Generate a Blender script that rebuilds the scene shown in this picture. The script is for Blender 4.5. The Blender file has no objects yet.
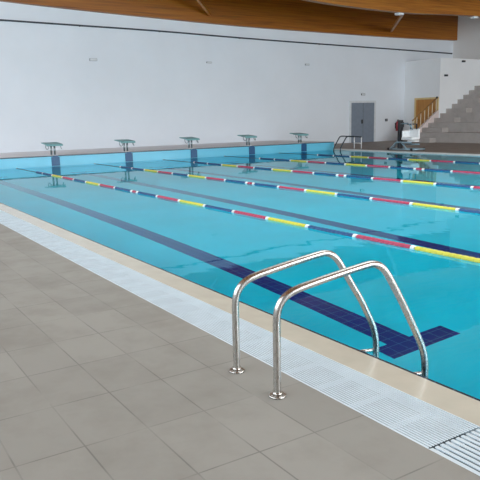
import bpy, bmesh, math, random
from mathutils import Vector, Matrix
random.seed(7)
S = bpy.context.scene
C = S.collection

# ------------------------------------------------------------------ camera
cam_d = bpy.data.cameras.new('camera'); cam = bpy.data.objects.new('camera', cam_d); C.objects.link(cam)
YAW, PITCH, ROLL = 1.0050, 0.1855, -0.0231
_f = Vector((-math.sin(YAW)*math.cos(PITCH), math.cos(YAW)*math.cos(PITCH), -math.sin(PITCH)))
_r = Vector((math.cos(YAW), math.sin(YAW), 0)); _u = _r.cross(_f)
_r2 = _r*math.cos(ROLL) + _u*math.sin(ROLL); _u2 = -_r*math.sin(ROLL) + _u*math.cos(ROLL)
m = Matrix((_r2, _u2, -_f)).transposed().to_4x4(); m.translation = Vector((20.5486, -2.4269, 1.3014))
cam.matrix_world = m
cam_d.sensor_width = 36; cam_d.lens = 36*644.99/480; cam_d.clip_end = 200
S.camera = cam

# ------------------------------------------------------------------ world, lights, exposure
S.view_settings.view_transform = 'Standard'; S.view_settings.look = 'None'
S.view_settings.gamma = 1; S.view_settings.use_curve_mapping = False
S.view_settings.exposure = 0.0
S.cycles.sample_clamp_indirect = 0; S.cycles.max_bounces = 16; S.cycles.diffuse_bounces = 8; S.cycles.transmission_bounces = 12
w = bpy.data.worlds.new('sky'); S.world = w; w.use_nodes = True
bg = w.node_tree.nodes['Background']; bg.inputs[0].default_value = (0.80, 0.90, 1.0, 1); bg.inputs[1].default_value = 1.0

def area(name, loc, target, sx, sy, power, col):
    d = bpy.data.lights.new(name, 'AREA'); d.shape = 'RECTANGLE'; d.size = sx; d.size_y = sy
    d.energy = power; d.color = col
    o = bpy.data.objects.new(name, d); C.objects.link(o); o.location = loc
    o.rotation_euler = (Vector(target)-Vector(loc)).to_track_quat('-Z', 'Y').to_euler()
    return o
# daylight through the glazed near end wall and the glazed left side wall
area('daylight_near_end', (30.6, 13.0, 3.6), (0, 15.0, 2.4), 24, 5.6, 5000, (0.93, 0.975, 1.0))
area('daylight_left_side', (9.0, -6.9, 4.0), (9.0, 20, 3.6), 24, 4.6, 1650, (0.86, 0.94, 1.0))
# unseen fill lights added under the closed ceiling to brighten water and deck
for gx in (10.9, 16.9):
    a_ = area('roof_fill_light', (gx, 6.5, 7.12), (gx, 6.5, 0), 5.0, 10.0, 330, (0.92, 0.98, 1.0)); a_.rotation_euler = (0, 0, 0)
    a_.data.spread = math.radians(120)
a_ = area('roof_fill_light', (16.9, 20.0, 7.12), (16.9, 20, 0), 5.0, 10.0, 650, (1.0, 0.98, 0.95)); a_.rotation_euler = (0, 0, 0)  # another added fill light, brightens the stand and far side

# ------------------------------------------------------------------ materials
def new_mat(name, col=(.8,.8,.8), rough=.5, metal=0, spec=.5):
    mt = bpy.data.materials.new(name); mt.use_nodes = True
    b = mt.node_tree.nodes['Principled BSDF']
    b.inputs['Base Color'].default_value = (*col, 1); b.inputs['Roughness'].default_value = rough
    b.inputs['Metallic'].default_value = metal; b.inputs['Specular IOR Level'].default_value = spec
    return mt, mt.node_tree, b
def srgb(r, g, b):
    return tuple(((c/255)/12.92 if c/255 <= .04045 else ((c/255+.055)/1.055)**2.4) for c in (r, g, b))
def nd(nt, typ, **kw):
    n = nt.nodes.new(typ)
    for k, v in kw.items(): setattr(n, k, v)
    return n
def coords(nt):
    g = nd(nt, 'ShaderNodeNewGeometry'); return g.outputs['Position']
def mapping(nt, src, scale=(1,1,1), loc=(0,0,0), rot=(0,0,0)):
    mp = nd(nt, 'ShaderNodeMapping'); mp.inputs['Scale'].default_value = scale
    mp.inputs['Location'].default_value = loc; mp.inputs['Rotation'].default_value = rot
    nt.links.new(src, mp.inputs['Vector']); return mp.outputs[0]
def noise(nt, vec, scale, detail=3, rough=.5):
    n = nd(nt, 'ShaderNodeTexNoise'); n.inputs['Scale'].default_value = scale
    n.inputs['Detail'].default_value = detail; n.inputs['Roughness'].default_value = rough
    nt.links.new(vec, n.inputs['Vector']); return n.outputs['Fac']
def ramp(nt, fac, stops):
    r = nd(nt, 'ShaderNodeValToRGB'); e = r.color_ramp.elements
    while len(e) < len(stops): e.new(.5)
    for i, (p, c) in enumerate(stops): e[i].position = p; e[i].color = (*c, 1)
    nt.links.new(fac, r.inputs['Fac']); return r.outputs['Color']
def mix(nt, fac, a, b, mode='MIX'):
    n = nd(nt, 'ShaderNodeMix', data_type='RGBA', blend_type=mode)
    for sock, v in ((n.inputs['Factor'], fac), (n.inputs['A'], a), (n.inputs['B'], b)):
        pass
    def put(idx, v):
        s = n.inputs[idx]
        if isinstance(v, bpy.types.NodeSocket): nt.links.new(v, s)
        elif isinstance(v, tuple): s.default_value = (*v, 1) if len(v) == 3 else v
        else: s.default_value = v
    put(0, fac); put(6, a); put(7, b)
    return n.outputs[2]
def math_n(nt, op, a, b=None, c=None):
    n = nd(nt, 'ShaderNodeMath', operation=op)
    for i, v in enumerate((a, b, c)):
        if v is None: continue
        if isinstance(v, bpy.types.NodeSocket): nt.links.new(v, n.inputs[i])
        else: n.inputs[i].default_value = v
    return n.outputs[0]
def bump(nt, b, h, strength=.2, dist=.01):
    n = nd(nt, 'ShaderNodeBump'); n.inputs['Strength'].default_value = strength; n.inputs['Distance'].default_value = dist
    nt.links.new(h, n.inputs['Height']); nt.links.new(n.outputs[0], b.inputs['Normal'])
def sep(nt, v):
    n = nd(nt, 'ShaderNodeSeparateXYZ'); nt.links.new(v, n.inputs[0]); return n.outputs
def grid_line(nt, s, origin, pitch, half):
    """1 on a joint, 0 elsewhere, joints every pitch metres from origin"""
    t = math_n(nt, 'SUBTRACT', s, origin - pitch/2)
    t = math_n(nt, 'DIVIDE', t, pitch); t = math_n(nt, 'FRACT', t)
    t = math_n(nt, 'SUBTRACT', t, .5); t = math_n(nt, 'ABSOLUTE', t)
    return math_n(nt, 'LESS_THAN', t, half/pitch)
def cell(nt, s, origin, pitch):
    t = math_n(nt, 'SUBTRACT', s, origin); t = math_n(nt, 'DIVIDE', t, pitch); return math_n(nt, 'FLOOR', t)

def deck_mat(name, base, dark, rough, ox, px, oy, py, jw=.0035):
    mt, nt, b = new_mat(name, base, rough)
    P = coords(nt); xs = sep(nt, P)
    jx = grid_line(nt, xs[0], ox, px, jw); jy = grid_line(nt, xs[1], oy, py, jw)
    j = math_n(nt, 'MAXIMUM', jx, jy)
    comb = nd(nt, 'ShaderNodeCombineXYZ'); nt.links.new(cell(nt, xs[0], ox, px), comb.inputs[0]); nt.links.new(cell(nt, xs[1], oy, py), comb.inputs[1])
    wn = nd(nt, 'ShaderNodeTexWhiteNoise', noise_dimensions='3D'); nt.links.new(comb.outputs[0], wn.inputs['Vector'])
    tone = ramp(nt, wn.outputs['Value'], [(0, tuple(c*.93 for c in base)), (1, tuple(c*1.05 for c in base))])
    n1 = noise(nt, P, 2.2, 5, .6)
    tone = mix(nt, math_n(nt, 'MULTIPLY', ramp_f(nt, n1, .45, .68), .45), tone, dark)
    n2 = noise(nt, P, 9, 4, .6)
    tone = mix(nt, math_n(nt, 'MULTIPLY', n2, .18), tone, tuple(c*.75 for c in base))
    nj = noise(nt, P, 3.1, 2)
    jf = math_n(nt, 'MULTIPLY', j, ramp_f(nt, nj, .3, .6))
    jf = math_n(nt, 'MULTIPLY', jf, .7)
    col = mix(nt, jf, tone, tuple(c*.42 for c in base))
    nt.links.new(col, b.inputs['Base Color'])
    rr = math_n(nt, 'MULTIPLY_ADD', n1, .25, rough-.12); nt.links.new(rr, b.inputs['Roughness'])
    bump(nt, b, math_n(nt, 'MULTIPLY_ADD', j, -1.0, math_n(nt, 'MULTIPLY', n2, .2)), .25, .002)
    return mt
def ramp_f(nt, v, lo, hi):
    n = nd(nt, 'ShaderNodeMapRange'); n.inputs['From Min'].default_value = lo; n.inputs['From Max'].default_value = hi
    nt.links.new(v, n.inputs['Value']); return n.outputs[0]

M = {}
M['deck'] = deck_mat('deck_tiles', srgb(144, 143, 137), srgb(116, 112, 103), .5, 17.69, .4475, -.5515, .2795)
M['far_deck'] = deck_mat('far_deck_tiles', srgb(146, 133, 122), srgb(112, 101, 92), .55, 17.69, .4475, 15.55, .2795)
M['concrete'] = deck_mat('stand_concrete', srgb(182, 176, 172), srgb(150, 144, 140), .7, .3, 1.8, 0, 50, .006)
M['platform'] = deck_mat('platform_tiles', srgb(244, 242, 244), srgb(222, 224, 228), .8, 0, .45, 0, .45)
def plaster(name, col):
    mt, nt, b = new_mat(name, col, .7, 0, .25)
    P = coords(nt); n = noise(nt, P, .5, 4, .6)
    nt.links.new(ramp(nt, n, [(.3, tuple(c*.95 for c in col)), (.7, col)]), b.inputs['Base Color'])
    bump(nt, b, noise(nt, P, 40, 3), .05, .002); return mt
M['platform'] = plaster('platform_tiles', srgb(243, 245, 250))
M['wall'] = plaster('white_plaster', srgb(226, 233, 240))
M['wall_grey'] = plaster('grey_plaster', srgb(228, 227, 225))
M['cladding'] = plaster('box_plaster', srgb(238, 241, 243))

def pool_tile(name, base, line, with_lines):
    mt, nt, b = new_mat(name, base, .25)
    P = coords(nt); xs = sep(nt, P)
    col = base
    n = noise(nt, P, 1.3, 3)
    tone = ramp(nt, n, [(.3, tuple(c*.93 for c in base)), (.75, tuple(min(1, c*1.06) for c in base))])
    ax, ay = (0, 1)
    if with_lines:
        # lane lines: one down the centre of every lane, each ending in a T bar
        yy = math_n(nt, 'SUBTRACT', xs[1], 1.235)
        t = math_n(nt, 'ADD', math_n(nt, 'DIVIDE', yy, 2.5), .5)
        t = math_n(nt, 'MULTIPLY', math_n(nt, 'ABSOLUTE', math_n(nt, 'SUBTRACT', math_n(nt, 'FRACT', t), .5)), 2.5)
        inx = math_n(nt, 'MULTIPLY', math_n(nt, 'GREATER_THAN', xs[0], 2.1), math_n(nt, 'LESS_THAN', xs[0], 17.3))
        ln = math_n(nt, 'MULTIPLY', math_n(nt, 'LESS_THAN', t, .125), inx)
        barx = math_n(nt, 'MAXIMUM',
                      math_n(nt, 'MULTIPLY', math_n(nt, 'GREATER_THAN', xs[0], 17.09), math_n(nt, 'LESS_THAN', xs[0], 17.30)),
                      math_n(nt, 'MULTIPLY', math_n(nt, 'GREATER_THAN', xs[0], 2.1), math_n(nt, 'LESS_THAN', xs[0], 2.34)))
        tb_ = math_n(nt, 'ADD', math_n(nt, 'DIVIDE', math_n(nt, 'SUBTRACT', xs[1], 1.35), 2.5), .5)
        tb_ = math_n(nt, 'MULTIPLY', math_n(nt, 'ABSOLUTE', math_n(nt, 'SUBTRACT', math_n(nt, 'FRACT', tb_), .5)), 2.5)
        bar = math_n(nt, 'MULTIPLY', math_n(nt, 'LESS_THAN', tb_, .375), barx)
        ln = math_n(nt, 'MAXIMUM', ln, bar)
        tone = mix(nt, ln, tone, line)
    j = grid_line(nt, xs[0], 0, .115, .002)
    j = math_n(nt, 'MAXIMUM', j, grid_line(nt, xs[1], 1.25-.0575, .115, .002))
    if not with_lines: j = math_n(nt, 'MAXIMUM', j, grid_line(nt, xs[2], 0, .115, .002))
    if with_lines: j = math_n(nt, 'MULTIPLY', j, ln)
    tone = mix(nt, math_n(nt, 'MULTIPLY', j, .35), tone, srgb(120, 190, 220))
    nt.links.new(tone, b.inputs['Base Color']); return mt
TURQ = (0.0, .68, .88)
NAVY = srgb(8, 32, 122)
M['pool_floor'] = pool_tile('pool_floor_tiles', TURQ, NAVY, True)
M['pool_wall'] = pool_tile('pool_wall_tiles', TURQ, NAVY, False)
M['waterline_tile'] = pool_tile('waterline_tiles', srgb(12, 44, 66), NAVY, False)
M['end_tile'] = pool_tile('end_wall_tiles', srgb(100, 205, 235), NAVY, False)

mt = bpy.data.materials.new('pool_water'); mt.use_nodes = True; nt = mt.node_tree; nt.nodes.clear()
out = nd(nt, 'ShaderNodeOutputMaterial'); gl = nd(nt, 'ShaderNodeBsdfRefraction'); gl.inputs['IOR'].default_value = 1.333
gl.inputs['Roughness'].default_value = 0.0; gl.inputs['Color'].default_value = (.93, 1, 1, 1)
gg = nd(nt, 'ShaderNodeBsdfGlossy'); gg.inputs['Roughness'].default_value = 0.02; gg.inputs['Color'].default_value = (.62, .92, 1.0, 1)
fr = nd(nt, 'ShaderNodeFresnel'); fr.inputs['IOR'].default_value = 1.333; ms = nd(nt, 'ShaderNodeMixShader')
nt.links.new(fr.outputs[0], ms.inputs[0]); nt.links.new(gl.outputs[0], ms.inputs[1]); nt.links.new(gg.outputs[0], ms.inputs[2])
P = coords(nt)
h = math_n(nt, 'ADD', math_n(nt, 'MULTIPLY', noise(nt, mapping(nt, P, (1, 1.4, 1)), 1.6, 2), 1.0), math_n(nt, 'MULTIPLY', noise(nt, P, 4, 1), .03))
bp = nd(nt, 'ShaderNodeBump'); bp.inputs['Strength'].default_value = .05; bp.inputs['Distance'].default_value = .03
nt.links.new(h, bp.inputs['Height']); [nt.links.new(bp.outputs[0], q.inputs['Normal']) for q in (gl, gg, fr)]; nt.links.new(ms.outputs[0], out.inputs['Surface'])
M['water'] = mt

def wood(name, cols, axis_scale, rough=.45):
    mt, nt, b = new_mat(name, cols[1], rough)
    P = coords(nt); v = mapping(nt, P, axis_scale)
    n = noise(nt, v, 1.0, 6, .65); n2 = noise(nt, P, .35, 2)
    c = ramp(nt, n, [(.25, cols[0]), (.5, cols[1]), (.78, cols[2])])
    xs = sep(nt, P)
    lam = grid_line(nt, xs[2], 0, .09, .003)
    c = mix(nt, math_n(nt, 'MULTIPLY', lam, .35), c, cols[0])
    nt.links.new(c, b.inputs['Base Color']); return mt
M['glulam'] = wood('glulam_beam', (srgb(110, 62, 18), srgb(168, 104, 32), srgb(196, 130, 46)), (.6, .45, 16))
M['glulam_red'] = wood('wall_beam_wood', (srgb(104, 56, 4), srgb(150, 88, 6), srgb(172, 108, 12)), (.6, .45, 16))
M['door_wood'] = wood('door_wood', (srgb(150, 98, 40), srgb(184, 126, 56), srgb(200, 144, 72)), (12, 12, .8))
M['frame_wood'] = wood('frame_wood', (srgb(190, 160, 100), srgb(215, 190, 135), srgb(225, 200, 150)), (12, 12, .8))
def brushed(name, col, rough):
    mt, nt, b = new_mat(name, col, rough, 1)
    P = coords(nt); n = noise(nt, mapping(nt, P, (1, 1, .05)), 300, 2)
    nt.links.new(math_n(nt, 'MULTIPLY_ADD', n, .12, rough-.06), b.inputs['Roughness']); return mt
M['steel'] = brushed('stainless_steel', (.50, .485, .46), .27)
M['steel_dull'] = brushed('dull_steel', (.30, .36, .38), .35)
def simple(name, col, rough=.45, metal=0, spec=.5):
    mt, nt, b = new_mat(name, col, rough, metal, spec)
    n = noise(nt, coords(nt), 6, 3)
    nt.links.new(ramp(nt, n, [(.3, tuple(c*.9 for c in col)), (.7, col)]), b.inputs['Base Color']); return mt
M['dark_rail'] = simple('dark_steel', srgb(52, 62, 70), .35, .4)
M['coping'] = simple('coping_stone', srgb(193, 189, 175), .2)
M['grate'] = simple('white_grate', srgb(208, 222, 230), .35)
M['grate_dark'] = simple('grate_channel', srgb(84, 98, 106), .6)
M['far_coping'] = simple('far_coping', srgb(222, 224, 222), .4)
M['lip'] = simple('edge_tile', srgb(72, 104, 122), .5)
M['navy'] = simple('navy_panel', srgb(14, 82, 130), .4)
M['teal'] = simple('teal_platform', srgb(120, 172, 176), .5)
M['white'] = simple('white_plastic', srgb(235, 238, 240), .35)
M['black'] = simple('black_plastic', srgb(24, 28, 34), .45)
M['pale_blue'] = simple('pale_blue_metal', srgb(150, 175, 188), .35, .3)
M['red_ext'] = simple('red_paint', srgb(150, 30, 42), .35)
M['f_blue'] = simple('blue_float', srgb(8, 74, 124), .35)
M['f_yellow'] = simple('yellow_float', srgb(204, 200, 66), .35)
M['f_red'] = simple('red_float', srgb(176, 52, 86), .35)
M['f_white'] = simple('white_float', srgb(235, 240, 240), .35)
M['door_grey'] = simple('grey_door_paint', srgb(126, 138, 152), .4)
M['door_frame'] = simple('pale_frame', srgb(214, 220, 224), .4)
M['grey_fix'] = simple('grey_fixture', srgb(150, 158, 164), .5)
M['dark_fix'] = simple('dark_fixture', srgb(50, 56, 60), .5)
M['stringer'] = simple('pale_render', srgb(222, 208, 204), .7)
M['ochre'] = simple('ochre_metal', srgb(150, 112, 60), .45)
M['post_pale'] = simple('pale_post', srgb(226, 208, 178), .5)
M['dark_cable'] = simple('dark_cable', srgb(58, 66, 74), .5)
M['frame_alu'] = simple('window_aluminium', srgb(190, 196, 200), .4, .2)

# ------------------------------------------------------------------ mesh helpers
def box(bm, x0, x1, y0, y1, z0, z1, mtx=None):
    vs = [bm.verts.new(Vector(p) if mtx is None else mtx @ Vector(p)) for p in
          ((x0,y0,z0),(x1,y0,z0),(x1,y1,z0),(x0,y1,z0),(x0,y0,z1),(x1,y0,z1),(x1,y1,z1),(x0,y1,z1))]
    for f in ((0,3,2,1),(4,5,6,7),(0,1,5,4),(1,2,6,5),(2,3,7,6),(3,0,4,7)): bm.faces.new([vs[i] for i in f])
def prism_x(bm, prof, x0, x1):
    """profile of (y, z) points extruded from x0 to x1"""
    a = [bm.verts.new((x0, y, z)) for y, z in prof]; b = [bm.verts.new((x1, y, z)) for y, z in prof]
    n = len(prof); bm.faces.new(a); bm.faces.new(b[::-1])
    for i in range(n): bm.faces.new((a[i], b[i], b[(i+1) % n], a[(i+1) % n]))
def smooth_path(pts, sub=6):
    P = [Vector(p) for p in pts]; out = []
    for i in range(len(P)-1):
        p0 = P[max(i-1, 0)]; p1 = P[i]; p2 = P[i+1]; p3 = P[min(i+2, len(P)-1)]
        for k in range(sub):
            t = k/sub
            out.append(.5*((2*p1)+(p2-p0)*t+(2*p0-5*p1+4*p2-p3)*t*t+(3*p1-p0-3*p2+p3)*t**3))
    out.append(P[-1]); return out
def tube(bm, pts, r, n=12, cap=True):
    pts = [Vector(p) for p in pts]; rings = []; prev = None
    for i, p in enumerate(pts):
        d = (pts[min(i+1, len(pts)-1)] - pts[max(i-1, 0)]).normalized()
        if prev is None:
            a = d.orthogonal().normalized()
        else:
            a = (prev - d*prev.dot(d)).normalized()
        prev = a; b = d.cross(a)
        rr = r[i] if isinstance(r, (list, tuple)) else r
        rings.append([bm.verts.new(p + (a*math.cos(2*math.pi*k/n) + b*math.sin(2*math.pi*k/n))*rr) for k in range(n)])
    for i in range(len(rings)-1):
        for k in range(n):
            f = bm.faces.new((rings[i][k], rings[i][(k+1) % n], rings[i+1][(k+1) % n], rings[i+1][k])); f.smooth = True
    if cap: bm.faces.new(rings[0][::-1]); bm.faces.new(rings[-1])
def obj(name, bm, mat, parent=None, bevel=0, smooth=False):
    bmesh.ops.recalc_face_normals(bm, faces=bm.faces)
    me = bpy.data.meshes.new(name); bm.to_mesh(me); bm.free()
    o = bpy.data.objects.new(name, me); C.objects.link(o); me.materials.append(M[mat] if isinstance(mat, str) else mat)
    if parent is not None:
        o.parent = parent
        # meshes are written in world coordinates: bake the parent's place out of them
        me.transform(parent.matrix_basis.inverted() if parent.parent is None else (parent.parent.matrix_basis @ parent.matrix_basis).inverted())
    if bevel:
        b = o.modifiers.new('bevel', 'BEVEL'); b.width = bevel; b.segments = 2; b.limit_method = 'ANGLE'
    return o
def thing(name, label, cat, loc=(0, 0, 0), group=None):
    o = bpy.data.objects.new(name, None); C.objects.link(o); o.location = loc
    o.matrix_basis = Matrix.Translation(loc); o.empty_display_size = .1
    return tag(o, label, cat, group)
def tag(o, label, cat, group=None):
    o['label'] = label; o['category'] = cat
    if group: o['group'] = group
    return o
def struct(name, bm, mat, label=None, cat=None, parent=None, bevel=0):
    o = obj(name, bm, mat, parent, bevel)
    if parent is None:
        o['kind'] = 'structure'
        if label: o['label'] = label; o['category'] = cat
    return o
def bx(*a, mtx=None):
    bm = bmesh.new(); box(bm, *a, mtx=mtx); return bm
def tb(pts, r, n=12):
    bm = bmesh.new(); tube(bm, pts, r, n); return bm

# ------------------------------------------------------------------ setting
WL = -.04            # water level
PX, PY = 19.5, 15.27  # pool length (x) and width (y)
DEPTH = -1.3
XB = -4.0            # back wall
YF = 27.3            # far side wall
H = 7.2
struct('floor', bx(XB, 30, -6, -.5515, -.12, 0), 'deck', 'beige grey rectangular floor tiles of the near pool deck', 'floor')
struct('floor', bx(XB, 30, PY+.30, YF, -.12, 0), 'far_deck', 'dark brown tiled deck on the far side in front of the stand', 'floor')
struct('floor', bx(PX+.3, 30, -.5515, PY+.30, -.12, 0), 'deck', 'tiled deck at the near end of the pool', 'floor')
bm = bmesh.new(); D0, D1 = -.86, -1.28   # the floor falls gently towards the near end
vv = [bm.verts.new(p) for p in ((0,0,D0),(PX,0,D1),(PX,PY,D1),(0,PY,D0),(0,0,D0-.1),(PX,0,D1-.1),(PX,PY,D1-.1),(0,PY,D0-.1))]
for f in ((0,1,2,3),(7,6,5,4),(0,4,5,1),(1,5,6,2),(2,6,7,3),(3,7,4,0)): bm.faces.new([vv[i] for i in f])
struct('floor', bm, 'pool_floor', 'turquoise tiled pool floor with dark blue lane lines', 'pool floor')
# coping
struct('trim_1', bx(0, PX+.3, -.2287, -.020, -.12, 0), 'coping', 'beige stone coping along the near long side', 'coping', bevel=.004)
struct('trim_2', bx(0, PX+.3, PY, PY+.30, -.12, 0), 'far_coping', 'thin white coping along the far long side', 'coping')
struct('trim_3', bx(PX, PX+.3, 0, PY, -.12, 0), 'coping', 'beige stone coping at the near end', 'coping')
# pool walls
bm = bmesh.new(); box(bm, 0, PX, -.12, 0, DEPTH, -.12)
struct('wall_pool_near', bm, 'pool_wall')
struct('trim_4', bx(0, PX, -.020, .004, -.16, -.004), 'waterline_tile', 'thin dark blue tile edge between the beige coping and the water', 'tile edge', bevel=.003)
struct('wall_pool_far', bx(0, PX, PY, PY+.12, DEPTH, -.12), 'pool_wall')
struct('wall_pool_near_end', bx(PX, PX+.12, 0, PY, DEPTH, -.12), 'pool_wall')
struct('wall_pool_block_end', bx(-.12, 0, 0, PY, DEPTH, WL-.05), 'pool_wall')
struct('wall_block_end_upstand', bx(-.12, 0, 0, PY+.05, WL-.05, .265), 'end_tile', 'light blue tiled raised end wall below the starting blocks', 'pool wall')
struct('trim_5', bx(-.16, .025, 0, PY+.05, .265, .29), 'lip', 'thin dark edge along the top of the raised end wall', 'edge trim')
struct('floor_platform', bx(XB, -.12, 0, PY+.05, 0, .29), 'platform', 'pale raised platform that carries the starting blocks', 'platform')
struct('floor', bx(XB, 0, -.5515, 0, -.12, 0), 'deck', 'tiled deck at the left corner of the platform', 'floor')
struct('floor', bx(XB, 0, PY+.05, PY+.30, -.12, 0), 'far_deck', 'narrow strip of deck at the far end of the platform', 'floor')
# water
bm = bmesh.new(); vs = [bm.verts.new(p) for p in ((0,0,WL),(PX,0,WL),(PX,PY,WL),(0,PY,WL))]; bm.faces.new(vs)
o = obj('pool_water', bm, 'water'); tag(o, 'still clear turquoise water filling the swimming pool', 'water'); o['kind'] = 'stuff'

# walls
struct('wall_back', bx(XB-.2, XB, -6, YF, -.12, H), 'wall', 'long white back wall behind the starting blocks', 'wall')
struct('wall_far', bx(XB, 30, YF, YF+.2, -.12, H), 'wall_grey', 'grey white side wall above the spectator stand', 'wall')
BX, BY, BZ = -1.687, 23.609, 4.03
struct('wall_box', bx(XB, BX, BY, YF, 0, BZ), 'cladding', 'white boxed room in the far corner beside the stand', 'wall')
# glazed side wall (left of the camera) and glazed near end wall
def glazed(name, axis, pos, a0, a1, z0, z1, n, t=.2):
    bm = bmesh.new()
    def b(u0, u1, za, zb, d0=0, d1=t):
        if axis == 'y': box(bm, u0, u1, pos-d1, pos-d0, za, zb)
        else: box(bm, pos+d0, pos+d1, u0, u1, za, zb)
    e0, e1 = (XB, 30) if axis == 'y' else (-6, YF)
    b(e0, e1, -.12, z0); b(e0, e1, z1, H); b(e0, a0, z0, z1); b(a1, e1, z0, z1)
    struct(name, bm, 'wall')
    for k in range(n):
        u0 = a0+(a1-a0)*k/n; u1 = a0+(a1-a0)*(k+1)/n
        bm = bmesh.new(); w_ = .07
        for (p0, p1, q0, q1) in ((u0, u0+w_, z0, z1), (u1-w_, u1, z0, z1), (u0+w_, u1-w_, z0, z0+w_), (u0+w_, u1-w_, z1-w_, z1), (u0+w_, u1-w_, (z0+z1)/2-.03, (z0+z1)/2+.03)):
            if axis == 'y': box(bm, p0, p1, pos-.12, pos-.05, q0, q1)
            else: box(bm, pos+.05, pos+.12, p0, p1, q0, q1)
        WN[0] += 1
        struct('window_%d' % WN[0], bm, 'frame_alu')
WN = [0]
glazed('wall_left', 'y', -6, -3, 21, 1.7, 6.3, 8)
glazed('wall_near_end', 'x', 30, -1, 25, .8, 6.4, 8)
# ceiling of timber boards on arched beams
struct('ceiling', bx(XB-.2, 30.2, -6.2, YF+.2, H, H+.2), 'glulam', 'timber board ceiling', 'ceiling')
for gx, gy in ((10.9, 6.5), (16.9, 6.5), (16.9, 20.0)):  # made-up roof window frames around the added fill lights, ceiling stays closed
    bm = bmesh.new()
    box(bm, gx-2.6, gx-2.5, gy-5.1, gy+5.1, H-.14, H); box(bm, gx+2.5, gx+2.6, gy-5.1, gy+5.1, H-.14, H)
    box(bm, gx-2.5, gx+2.5, gy-5.1, gy-5.0, H-.14, H); box(bm, gx-2.5, gx+2.5, gy+5.0, gy+5.1, H-.14, H)
    WN[0] += 1; struct('window_%d' % WN[0], bm, 'frame_alu')
def arch(pts, x0, x1, top):
    P = smooth_path([(0, y, z) for y, z in pts], 6)
    bm = bmesh.new(); prism_x(bm, [(p.y, p.z) for p in P] + [(pts[-1][0], top), (pts[0][0], top)], x0, x1); return bm
B1 = [(-6, 6.05), (-1, 5.76), (3.35, 5.55), (6.2, 5.43), (9.47, 5.33), (13.25, 5.235), (17.68, 5.20), (22.92, 5.19), (YF, 5.24)]
struct('roof_beam', arch(B1, XB, -3.75, H), 'glulam_red', 'deep dark brown arched timber beam against the back wall', 'beam')
B2 = [(-6, 6.35), (-1, 6.15), (3.4, 5.95), (9.6, 5.6), (12.92, 5.30), (16.9, 5.21), (20, 5.31), (21.65, 5.36), (YF, 5.5)]
struct('roof_beam', arch(B2, 1.75, 2.0, H), 'glulam', 'lighter orange arched timber beam nearer the camera', 'beam')
for k in range(1, 5):
    x = 2+6*k
    struct('roof_beam', arch([(y, z+.05) for y, z in B2], x-.25, x, H), 'glulam')

# ------------------------------------------------------------------ doors
d = struct('door_1', bx(XB, XB+.03, 19.86, 21.42, 0, 1.96), 'door_grey', 'grey blue double door in the back wall', 'door')
bm = bmesh.new(); box(bm, XB, XB+.05, 19.76, 19.86, 0, 2.06); box(bm, XB, XB+.05, 21.42, 21.52, 0, 2.06); box(bm, XB, XB+.05, 19.86, 21.42, 1.96, 2.06)
obj('door_frame', bm, 'door_frame', d)
bm = bmesh.new(); box(bm, XB+.03, XB+.034, 20.66, 20.67, .01, 1.95); obj('leaf_gap', bm, 'dark_fix', d)
bm = bmesh.new(); box(bm, XB+.03, XB+.045, 20.54, 20.64, .93, 1.13); tube(bm, [(XB+.045, 20.59, 1.05), (XB+.09, 20.59, 1.05), (XB+.09, 20.46, 1.05)], .012, 8)
obj('door_handle', bm, 'dark_fix', d)
d = struct('door_2', bx(-3.16, -1.80, BY-.03, BY, 0, 2.06), 'door_wood', 'light brown wooden door behind the stair railing', 'door')
bm = bmesh.new(); box(bm, -3.26, -3.16, BY-.05, BY, 0, 2.15); box(bm, -1.80, -1.72, BY-.05, BY, 0, 2.15); box(bm, -3.16, -1.80, BY-.05, BY, 2.06, 2.15)
obj('door_frame', bm, 'frame_wood', d)
bm = bmesh.new(); box(bm, -3.08, -3.02, BY-.05, BY-.03, .95, 1.1); tube(bm, [(-3.05, BY-.05, 1.05), (-3.05, BY-.09, 1.05), (-2.93, BY-.09, 1.05)], .012, 8)
obj('door_handle', bm, 'dark_fix', d)

# ------------------------------------------------------------------ spectator stand
SY, RUN, RISE, NT = 22.0, .85, .45, 6
prof = [(SY, 0)]
for k in range(NT):
    prof += [(SY+RUN*k, RISE*(k+1)), (SY+RUN*(k+1) if k < NT-1 else YF, RISE*(k+1))]
prof += [(YF, 0)]
bm = bmesh.new(); prism_x(bm, prof, -.45, 29.8)
struct('spectator_stand', bm, 'concrete', 'grey concrete stepped seating rising behind the far deck', 'stand')
prof = [(SY-RUN/2, 0)]
for k in range(2*NT):
    y0 = SY-RUN/2+RUN/2*k
    prof += [(y0, RISE/2*(k+1)), (y0+RUN/2 if k < 2*NT-1 else YF, RISE/2*(k+1))]
prof += [(YF, 0)]
bm = bmesh.new(); prism_x(bm, prof, BX, -.45)
struct('stair', bm, 'concrete', 'concrete aisle stair at the left end of the stand', 'stair')
sl = RISE/RUN
bm = bmesh.new()
y0, y1 = 21.62, BY
prism_x(bm, [(y0, 0), (y0, .22), (y1, .22+(y1-y0)*.66), (y1, 0)], BX-.12, BX-.001)
struct('trim_6', bm, 'stringer', 'pale sloping kerb wall on the left of the stair', 'kerb wall')
rail = thing('stair_railing', 'brown metal railing of upright posts climbing in front of the wooden door', 'railing', (BX-.06, 21.9, .4))
ha, hb = (BX-.06, 21.80, 1.02), (BX-.06, 23.50, 2.10)
obj('handrail', tb([ha, hb], .028, 8), 'ochre', rail)
off = .66
lo = lambda y: .22+(y-21.62)*.66
bt = bmesh.new(); tube(bt, [(BX-.06, 21.80, lo(21.8)+.14), (BX-.06, 23.5, lo(23.5)+.14)], .014, 8); obj('lower_rail', bt, 'ochre', rail)
for k in range(7):
    y = 21.84+(23.46-21.84)*k/6
    zt = 1.02+(y-21.8)/(1.70)*1.08
    obj('post', tb([(BX-.06, y, lo(y)-.01), (BX-.06, y, zt)], .022, 8), 'post_pale', rail)
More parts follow.
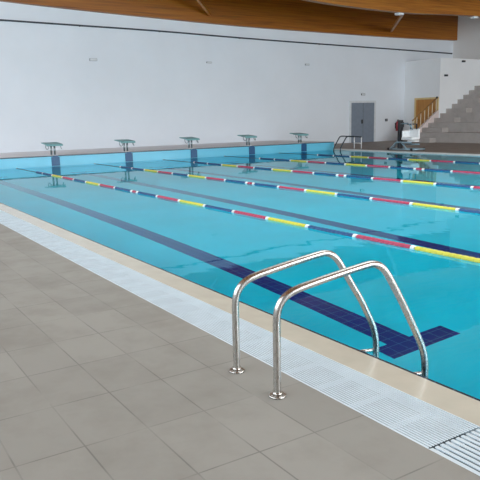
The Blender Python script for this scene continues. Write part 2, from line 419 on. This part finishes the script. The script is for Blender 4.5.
bm = bmesh.new(); bmesh.ops.create_uvsphere(bm, u_segments=10, v_segments=8, radius=.055, matrix=Matrix.Translation((BX-.06, 23.50, 2.12)))
obj('end_knob', bm, 'dark_fix', rail)

# ------------------------------------------------------------------ drainage grates
def grate(x0, x1, n, lbl, fill, th):
    y0, y1 = -.5515, -.2287
    t = thing('drainage_grate', lbl, 'grate', ((x0+x1)/2, (y0+y1)/2, -.03))
    obj('channel', bx(x0, x1, y0, y1, -.12, -.06), 'grate_dark', t)
    bm = bmesh.new(); p = (y1-y0-.012)/n
    for k in range(n):
        ya = y0+.006+p*k; box(bm, x0+.004, x1-.004, ya, ya+p*fill, -.001-th, -.001)
    obj('slats', bm, 'grate', t)
    bm = bmesh.new(); box(bm, x0, x1, y0, y0+.006, -.06, 0); box(bm, x0, x1, y1-.006, y1, -.06, 0)
    nx = max(2, int((x1-x0)/.25))
    for k in range(nx+1):
        xx = x0+(x1-x0-.006)*k/nx; box(bm, xx, xx+.006, y0+.006, y1-.006, -.045, -.022)
    obj('frame', bm, 'grate', t)
grate(0, 18.945, 19, 'long finely slotted white overflow grate beside the beige coping', .58, .003)
grate(18.948, PX+.3, 10, 'coarse white overflow grate with wide slats at the lower right corner', .55, .005)

# ------------------------------------------------------------------ near ladder
lad = thing('pool_ladder', 'polished steel pool ladder with two arched handrails on the near deck', 'ladder', (18.02, -.74, 0))
PROF = [(0, 0), (0, .15), (0, .30), (.001, .375), (.010, .425), (.033, .466), (.070, .493), (.12, .511), (.21, .531), (.30, .549), (.40, .568), (.47, .580), (.515, .586),
        (.550, .581), (.583, .562), (.612, .530), (.645, .478), (.70, .385), (.76, .278), (.805, .190), (.835, .128), (.853, .075), (.862, .02), (.864, -.05), (.864, -.25), (.864, -.45), (.864, -.62), (.864, -.80), (.864, -.95)]
ends = []
for (A, B, dz, ss) in (((17.826, -.736), (17.961, .134), -.010, 1.018), ((18.201, -.745), (18.361, .079), .004, .985)):
    A = Vector(A); dr = (Vector(B)-A).normalized()
    pts = [(A.x+dr.x*s*ss, A.y+dr.y*s*ss, z+(dz if z > .3 else 0)) for s, z in PROF]
    r = obj('handrail', tb(smooth_path(pts, 5), .0185, 18), 'steel', lad)
    bm = bmesh.new()
    tube(bm, [(A.x, A.y, .0), (A.x, A.y, .007), (A.x, A.y, .009)], [.042, .042, .038], 28)
    tube(bm, [(A.x, A.y, .009), (A.x, A.y, .022)], [.024, .022], 20)
    for k in range(3):
        a = 2*math.pi*k/3+.5; tube(bm, [(A.x+.032*math.cos(a), A.y+.032*math.sin(a), .009), (A.x+.032*math.cos(a), A.y+.032*math.sin(a), .013)], .005, 6)
    obj('base_flange', bm, 'steel', r)
    e = pts[-1]; ends.append(e)
    obj('wall_bracket', tb([(e[0], e[1], -.03), (e[0]-.035, .008, -.03)], .010, 8), 'steel', lad)
    obj('wall_bracket', tb([(e[0], e[1], -.85), (e[0]-.005, .008, -.85)], .012, 8), 'steel', lad)
for z in (-.30, -.55, -.80):
    bm = bmesh.new(); a, b = ends
    d_ = (Vector(b)-Vector(a)); d_.z = 0; L_ = d_.length; ang = math.atan2(d_.y, d_.x)
    mtx = Matrix.Translation((a[0], a[1], z)) @ Matrix.Rotation(ang, 4, 'Z')
    box(bm, 0, L_, -.035, .035, -.012, .012, mtx=mtx)
    obj('tread', bm, 'steel_dull', lad, bevel=.003)

# ------------------------------------------------------------------ far ladder
fl = thing('pool_ladder', 'small ladder, dark reflections and lit posts coloured in, at the far corner beside the grey door', 'ladder', (.62, 15.75, 0))
def far_rail(x0, x1):
    pts = [(x0, 15.07, -.8), (x0, 15.07, -.04), (x0, 15.11, .10), (x0+(x1-x0)*.3, 15.30, .44), (x0+(x1-x0)*.4, 15.36, .50), (x0+(x1-x0)*.5, 15.46, .515), (x0+(x1-x0)*.8, 15.8, .49), (x1, 16.02, .47)]
    return tb(smooth_path(pts, 4), .024, 8)
for x0, x1 in ((.28, .46), (.68, .88)):
    obj('handrail', far_rail(x0, x1), 'dark_rail', fl)  # dark colour stands in for dark reflections on the rail
    obj('deck_post', tb([(x1, 16.02, 0), (x1, 16.02, .48)], .020, 8), 'white', fl)  # white colour paints the lit upright part of the same rail
obj('cross_bar', tb([(.46, 16.02, .22), (.88, 16.02, .22)], .016, 8), 'white', fl)
for z in (-.25, -.5, -.75): obj('tread', bx(.28, .68, 15.03, 15.11, z-.012, z+.012), 'steel_dull', fl)

# ------------------------------------------------------------------ starting blocks
def block(y, lbl):
    t = thing('starting_block', lbl, 'starting block', (-.33, y, .29), 'starting blocks on the end platform')
    mt = Matrix.Translation((-.33, y, .655)) @ Matrix.Rotation(math.radians(5), 4, 'Y')
    bm = bmesh.new(); box(bm, -.30, .27, -.265, .265, -.014, .018, mtx=mt)
    obj('platform', bm, 'teal', t, bevel=.012)
    bm = bmesh.new(); box(bm, .265, .28, -.265, .265, -.045, .0, mtx=mt); obj('front_lip', bm, 'teal', t)
    bm = bmesh.new(); box(bm, -.24, .20, -.12, .12, -.05, -.02, mtx=mt); obj('bracket', bm, 'steel_dull', t)
    for s in (-1, 1):
        obj('column', tb([(-.29, y+.055*s, .30), (-.29, y+.055*s, .62)], .030, 10), 'steel_dull', t)
        obj('grab_handle', tb(smooth_path([(-.10, y+.2*s, .63), (-.08, y+.2*s, .54), (-.08, y+.22*s, .50), (-.16, y+.24*s, .50), (-.24, y+.24*s, .56), (-.24, y+.24*s, .63)], 3), .013, 8), 'steel_dull', t)
    obj('base_plate', bx(-.50, -.2, y-.13, y+.13, .29, .305), 'white', t, bevel=.004)
    return t
order = ['nearest the left edge, first of the five', 'second from the left, directly over the second navy panel', 'middle one of the five', 'second from the right', 'farthest right of the five, closest to the far ladder']
for k in range(5):
    y = 3.77+2.5*k
    block(y, 'teal topped starting block, '+order[k])
    pn = thing('navy_panel', 'upright navy panel hung on the pale blue end wall, '+['below the leftmost block', 'below the second block', 'below the middle block', 'below the fourth block', 'below the rightmost block'][k], 'panel', (.03, y-.02, .1), 'navy panels under the blocks')
    obj('panel', bx(.001, .025, y-.155, y+.105, -.03, .25), 'navy', pn, bevel=.003)
    obj('hook', bx(.0, .04, y-.10, y+.05, .25, .292), 'navy', pn)

# ------------------------------------------------------------------ lane ropes
def float_sec(x0, x1, y, r, z):
    """a run of disc floats threaded on the line"""
    bm = bmesh.new(); n = max(2, round((x1-x0)/.075)); p = (x1-x0)/n
    pts, rad = [], []
    for i in range(n):
        a = x0+p*i
        for f_, q in ((0.0, .70), (.08, .92), (.2, 1.0), (.8, 1.0), (.92, .92)): pts.append((a+p*f_, y, z)); rad.append(r*q)
    pts.append((x1, y, z)); rad.append(r*.7)
    tube(bm, pts, rad, 12); return bm
def rope(k, mid, lbl):
    y = .0186+2.5*(k+1); z = WL+.004; R_ = .031
    t = thing('lane_rope', lbl, 'lane rope', (9, y, WL), 'lane ropes across the pool')
    obj('cable', tb([(.0, y, z+.0), (PX, y, z)], .006, 6), 'dark_cable', t)
    L0 = .79; cols = ['f_blue', 'f_red', 'f_yellow']
    obj('float_section', float_sec(mid-.09, mid+.09, y, R_, z), 'f_red', t)
    for s in (-1, 1):
        a = mid+s*.10; b = mid+s*.17
        obj('collar', float_sec(min(a, b), max(a, b), y, R_*1.03, z), 'f_white', t)
        pos = .18; i = 0
        while True:
            end = mid+s*(pos+L0)
            if end > PX-.25 or end < 2.1 and s < 0:
                if s < 0 and mid-pos > 2.4:
                    obj('float_section', float_sec(2.25, mid-pos, y, R_, z), 'f_blue', t)
                break
            a = mid+s*pos; b = end
            c = cols[i % 3]
            if s < 0 and b < 3.6: c = 'f_blue'
            obj('float_section', float_sec(min(a, b), max(a, b), y, R_, z), c, t)
            pos += L0; a = mid+s*(pos+.01); b = mid+s*(pos+.06)
            obj('collar', float_sec(min(a, b), max(a, b), y, R_*1.03, z), 'f_white', t)
            pos += .07; i += 1
    for xx in (.03, PX-.05): obj('end_ring', tb([(xx-.02, y, z), (xx+.02, y, z)], .016, 8), 'steel_dull', t)
names = ['nearest the arched steel ladder', 'second nearest the steel ladder', 'middle one of the five', 'fourth from the camera', 'farthest one, close to the far deck']
for k, mid in enumerate([9.03, 9.28, 9.30, 9.36, 9.4]):
    rope(k, mid, 'blue, red and yellow lane rope with white collars, '+names[k])

# ------------------------------------------------------------------ pool lift on the far deck
lf = thing('pool_lift', 'white seated pool access lift with black mast on the far deck edge', 'pool lift', (3.2, 16.0, 0))
bm = bmesh.new()
for pts in ([(2.62, 15.75, .05), (3.90, 15.75, .05)], [(2.62, 16.35, .05), (3.90, 16.35, .05)], [(2.62, 15.75, .05), (2.62, 16.35, .05)], [(3.90, 15.75, .05), (3.90, 16.35, .05)],
            [(2.62, 16.05, .05), (2.88, 16.05, .42)], [(3.60, 15.75, .05), (2.98, 16.0, .36)], [(2.75, 15.75, .05), (2.85, 15.95, .30), (3.66, 15.9, .30)], [(2.8, 16.3, .22), (3.68, 16.3, .22)]):
    tube(bm, pts, .028, 8)
obj('base_frame', bm, 'pale_blue', lf)
for x_, y_ in ((2.68, 15.72), (3.84, 15.72), (2.68, 16.38), (3.84, 16.38)):
    obj('wheel', tb([(x_, y_-.02, .05), (x_, y_+.02, .05)], .05, 12), 'black', lf)
mst = obj('mast', bx(2.93, 3.06, 15.93, 16.10, .06, 1.12), 'black', lf, bevel=.02)
obj('battery_pack', bx(3.06, 3.12, 15.95, 16.08, .85, 1.05), 'dark_fix', lf, bevel=.01)
obj('lift_arm', tb([(2.98, 15.98, .98), (3.40, 15.95, 1.0), (3.56, 15.98, .90), (3.56, 16.04, .76)], .026, 8), 'pale_blue', lf)
seat = bmesh.new()
box(seat, 3.34, 3.88, 15.70, 16.10, .40, .50); box(seat, 3.34, 3.86, 16.06, 16.14, .44, .80); box(seat, 3.36, 3.42, 15.70, 16.10, .48, .74)
obj('seat', seat, 'white', lf, bevel=.025)
obj('footrest', bx(3.74, 4.14, 15.58, 15.80, .34, .39), 'white', lf, bevel=.015)
for xx in (3.48, 3.76): obj('armrest', tb([(xx, 16.05, .78), (xx, 16.05, .97), (xx, 15.85, .97)], .022, 8), 'dark_rail', lf)

# ------------------------------------------------------------------ wall things
ext = thing('fire_extinguisher', 'dark red fire extinguisher on the back wall, left of the black lift mast', 'fire extinguisher', (XB, 23.0, .5))
ex, ey = XB+.14, 23.0
bm = bmesh.new(); tube(bm, smooth_path([(ex, ey, .50), (ex, ey, .52)], 1)+[Vector((ex, ey, .90)), Vector((ex, ey, .96)), Vector((ex, ey, 1.0))], [.07, .085, .085, .06, .025], 18)
obj('cylinder', bm, 'red_ext', ext)
bm = bmesh.new(); tube(bm, [(ex, ey, 1.0), (ex, ey, 1.06)], .022, 8); box(bm, ex-.015, ex+.09, ey-.012, ey+.012, 1.06, 1.08); obj('valve', bm, 'dark_fix', ext)
obj('hose', tb(smooth_path([(ex, ey+.02, 1.04), (ex, ey+.11, 1.0), (ex, ey+.12, .8), (ex, ey+.09, .62)], 4), .012, 8), 'black', ext)
obj('wall_bracket', bx(XB, XB+.06, ey-.05, ey+.05, .62, .92), 'dark_fix', ext)

def fixture(y, z, lbl, w_=.20, h_=.07, mat='grey_fix'):
    t = thing('emergency_light', lbl, 'wall light', (XB, y, z), 'small fittings on the back wall')
    obj('housing', bx(XB, XB+.05, y-w_/2, y+w_/2, z-h_/2, z+h_/2), mat, t, bevel=.015)
    obj('lens', bx(XB+.05, XB+.06, y-w_/2+.02, y+w_/2-.02, z-h_/2+.012, z+h_/2-.012), 'door_frame', t)
fixture(6.68, 3.66, 'small pale fitting high on the back wall, leftmost of three in a row', .30, .10)
fixture(11.8, 3.69, 'small pale fitting high on the back wall, middle of three in a row', .26, .07)
fixture(17.1, 3.73, 'small pale fitting high on the back wall, rightmost of three in a row', .26, .08)
fixture(20.66, 2.37, 'grey exit light just above the grey double door', .26, .09, 'dark_fix')
sw = thing('alarm_button', 'tiny grey call point on the wall right of the grey door', 'button', (XB, 22.3, 1.075))
obj('housing', bx(XB, XB+.04, 22.22, 22.38, 1.01, 1.14), 'dark_fix', sw, bevel=.01)
obj('button', bx(XB+.04, XB+.05, 22.27, 22.33, 1.045, 1.105), 'grey_fix', sw)
for y, z, lbl in ((23.96, 3.19, 'small dark spotlight on the corner room wall, lower of the two'), (25.23, 3.90, 'small dark spotlight near the top of the corner room wall')):
    t = thing('spotlight', lbl, 'wall light', (BX, y, z), 'spotlights above the stair')
    obj('base', bx(BX, BX+.03, y-.05, y+.05, z-.05, z+.05), 'white', t)
    obj('head', bx(BX+.03, BX+.13, y-.09, y+.09, z-.045, z+.045), 'dark_fix', t, bevel=.012)
t = thing('wall_cable', 'long dark cable strung across the white back wall below the timber beam', 'cable', (-3.93, 3.3, 4.9))
cp = [(-3.93, -.5, 4.95), (-3.93, 3.335, 4.912), (-3.93, 6.226, 4.884), (-3.93, 9.535, 4.848), (-3.93, 13.357, 4.76), (-3.93, 17.829, 4.684), (-3.93, 23.128, 4.615), (-3.93, 27.131, 4.555)]
obj('cable', tb(smooth_path(cp, 6), .030, 8), 'dark_cable', t)
for p_ in cp: obj('wall_clip', bx(XB, -3.93, p_[1]-.02, p_[1]+.02, p_[2]-.035, p_[2]+.02), 'dark_cable', t)

# struts between the two beams, and lamps under the nearer beam
for (p0, p1, lbl) in (((1.74, 17.45, 5.38), (-3.74, 22.27, 5.47), 'slim timber strut slanting between the beams at the right'),
                      ((1.74, 6.6, 6.7), (-3.74, 11.8, 5.58), 'dark timber strut meeting the wall beam near the top left')):
    a, b = Vector(p0), Vector(p1); d_ = b-a
    mtx = Matrix.Translation(a) @ d_.to_track_quat('X', 'Z').to_matrix().to_4x4()
    o = obj('roof_strut', bx(.09, d_.length-.12, -.05, .05, -.07, .07, mtx=mtx), 'glulam')
    tag(o, lbl, 'strut')
for y, zb, lbl in ((16.95, 5.21, 'white lamp under the timber beam, above the grey door'), (21.4, 5.35, 'white lamp under the timber beam at the right edge')):
    t = thing('ceiling_lamp', lbl, 'lamp', (1.88, y, zb))
    obj('bracket', bx(1.85, 1.91, y-.04, y+.04, zb-.02, zb+.03), 'grey_fix', t)
    obj('housing', bx(1.80, 2.02, y-.14, y+.14, zb-.10, zb-.02), 'white', t, bevel=.015)
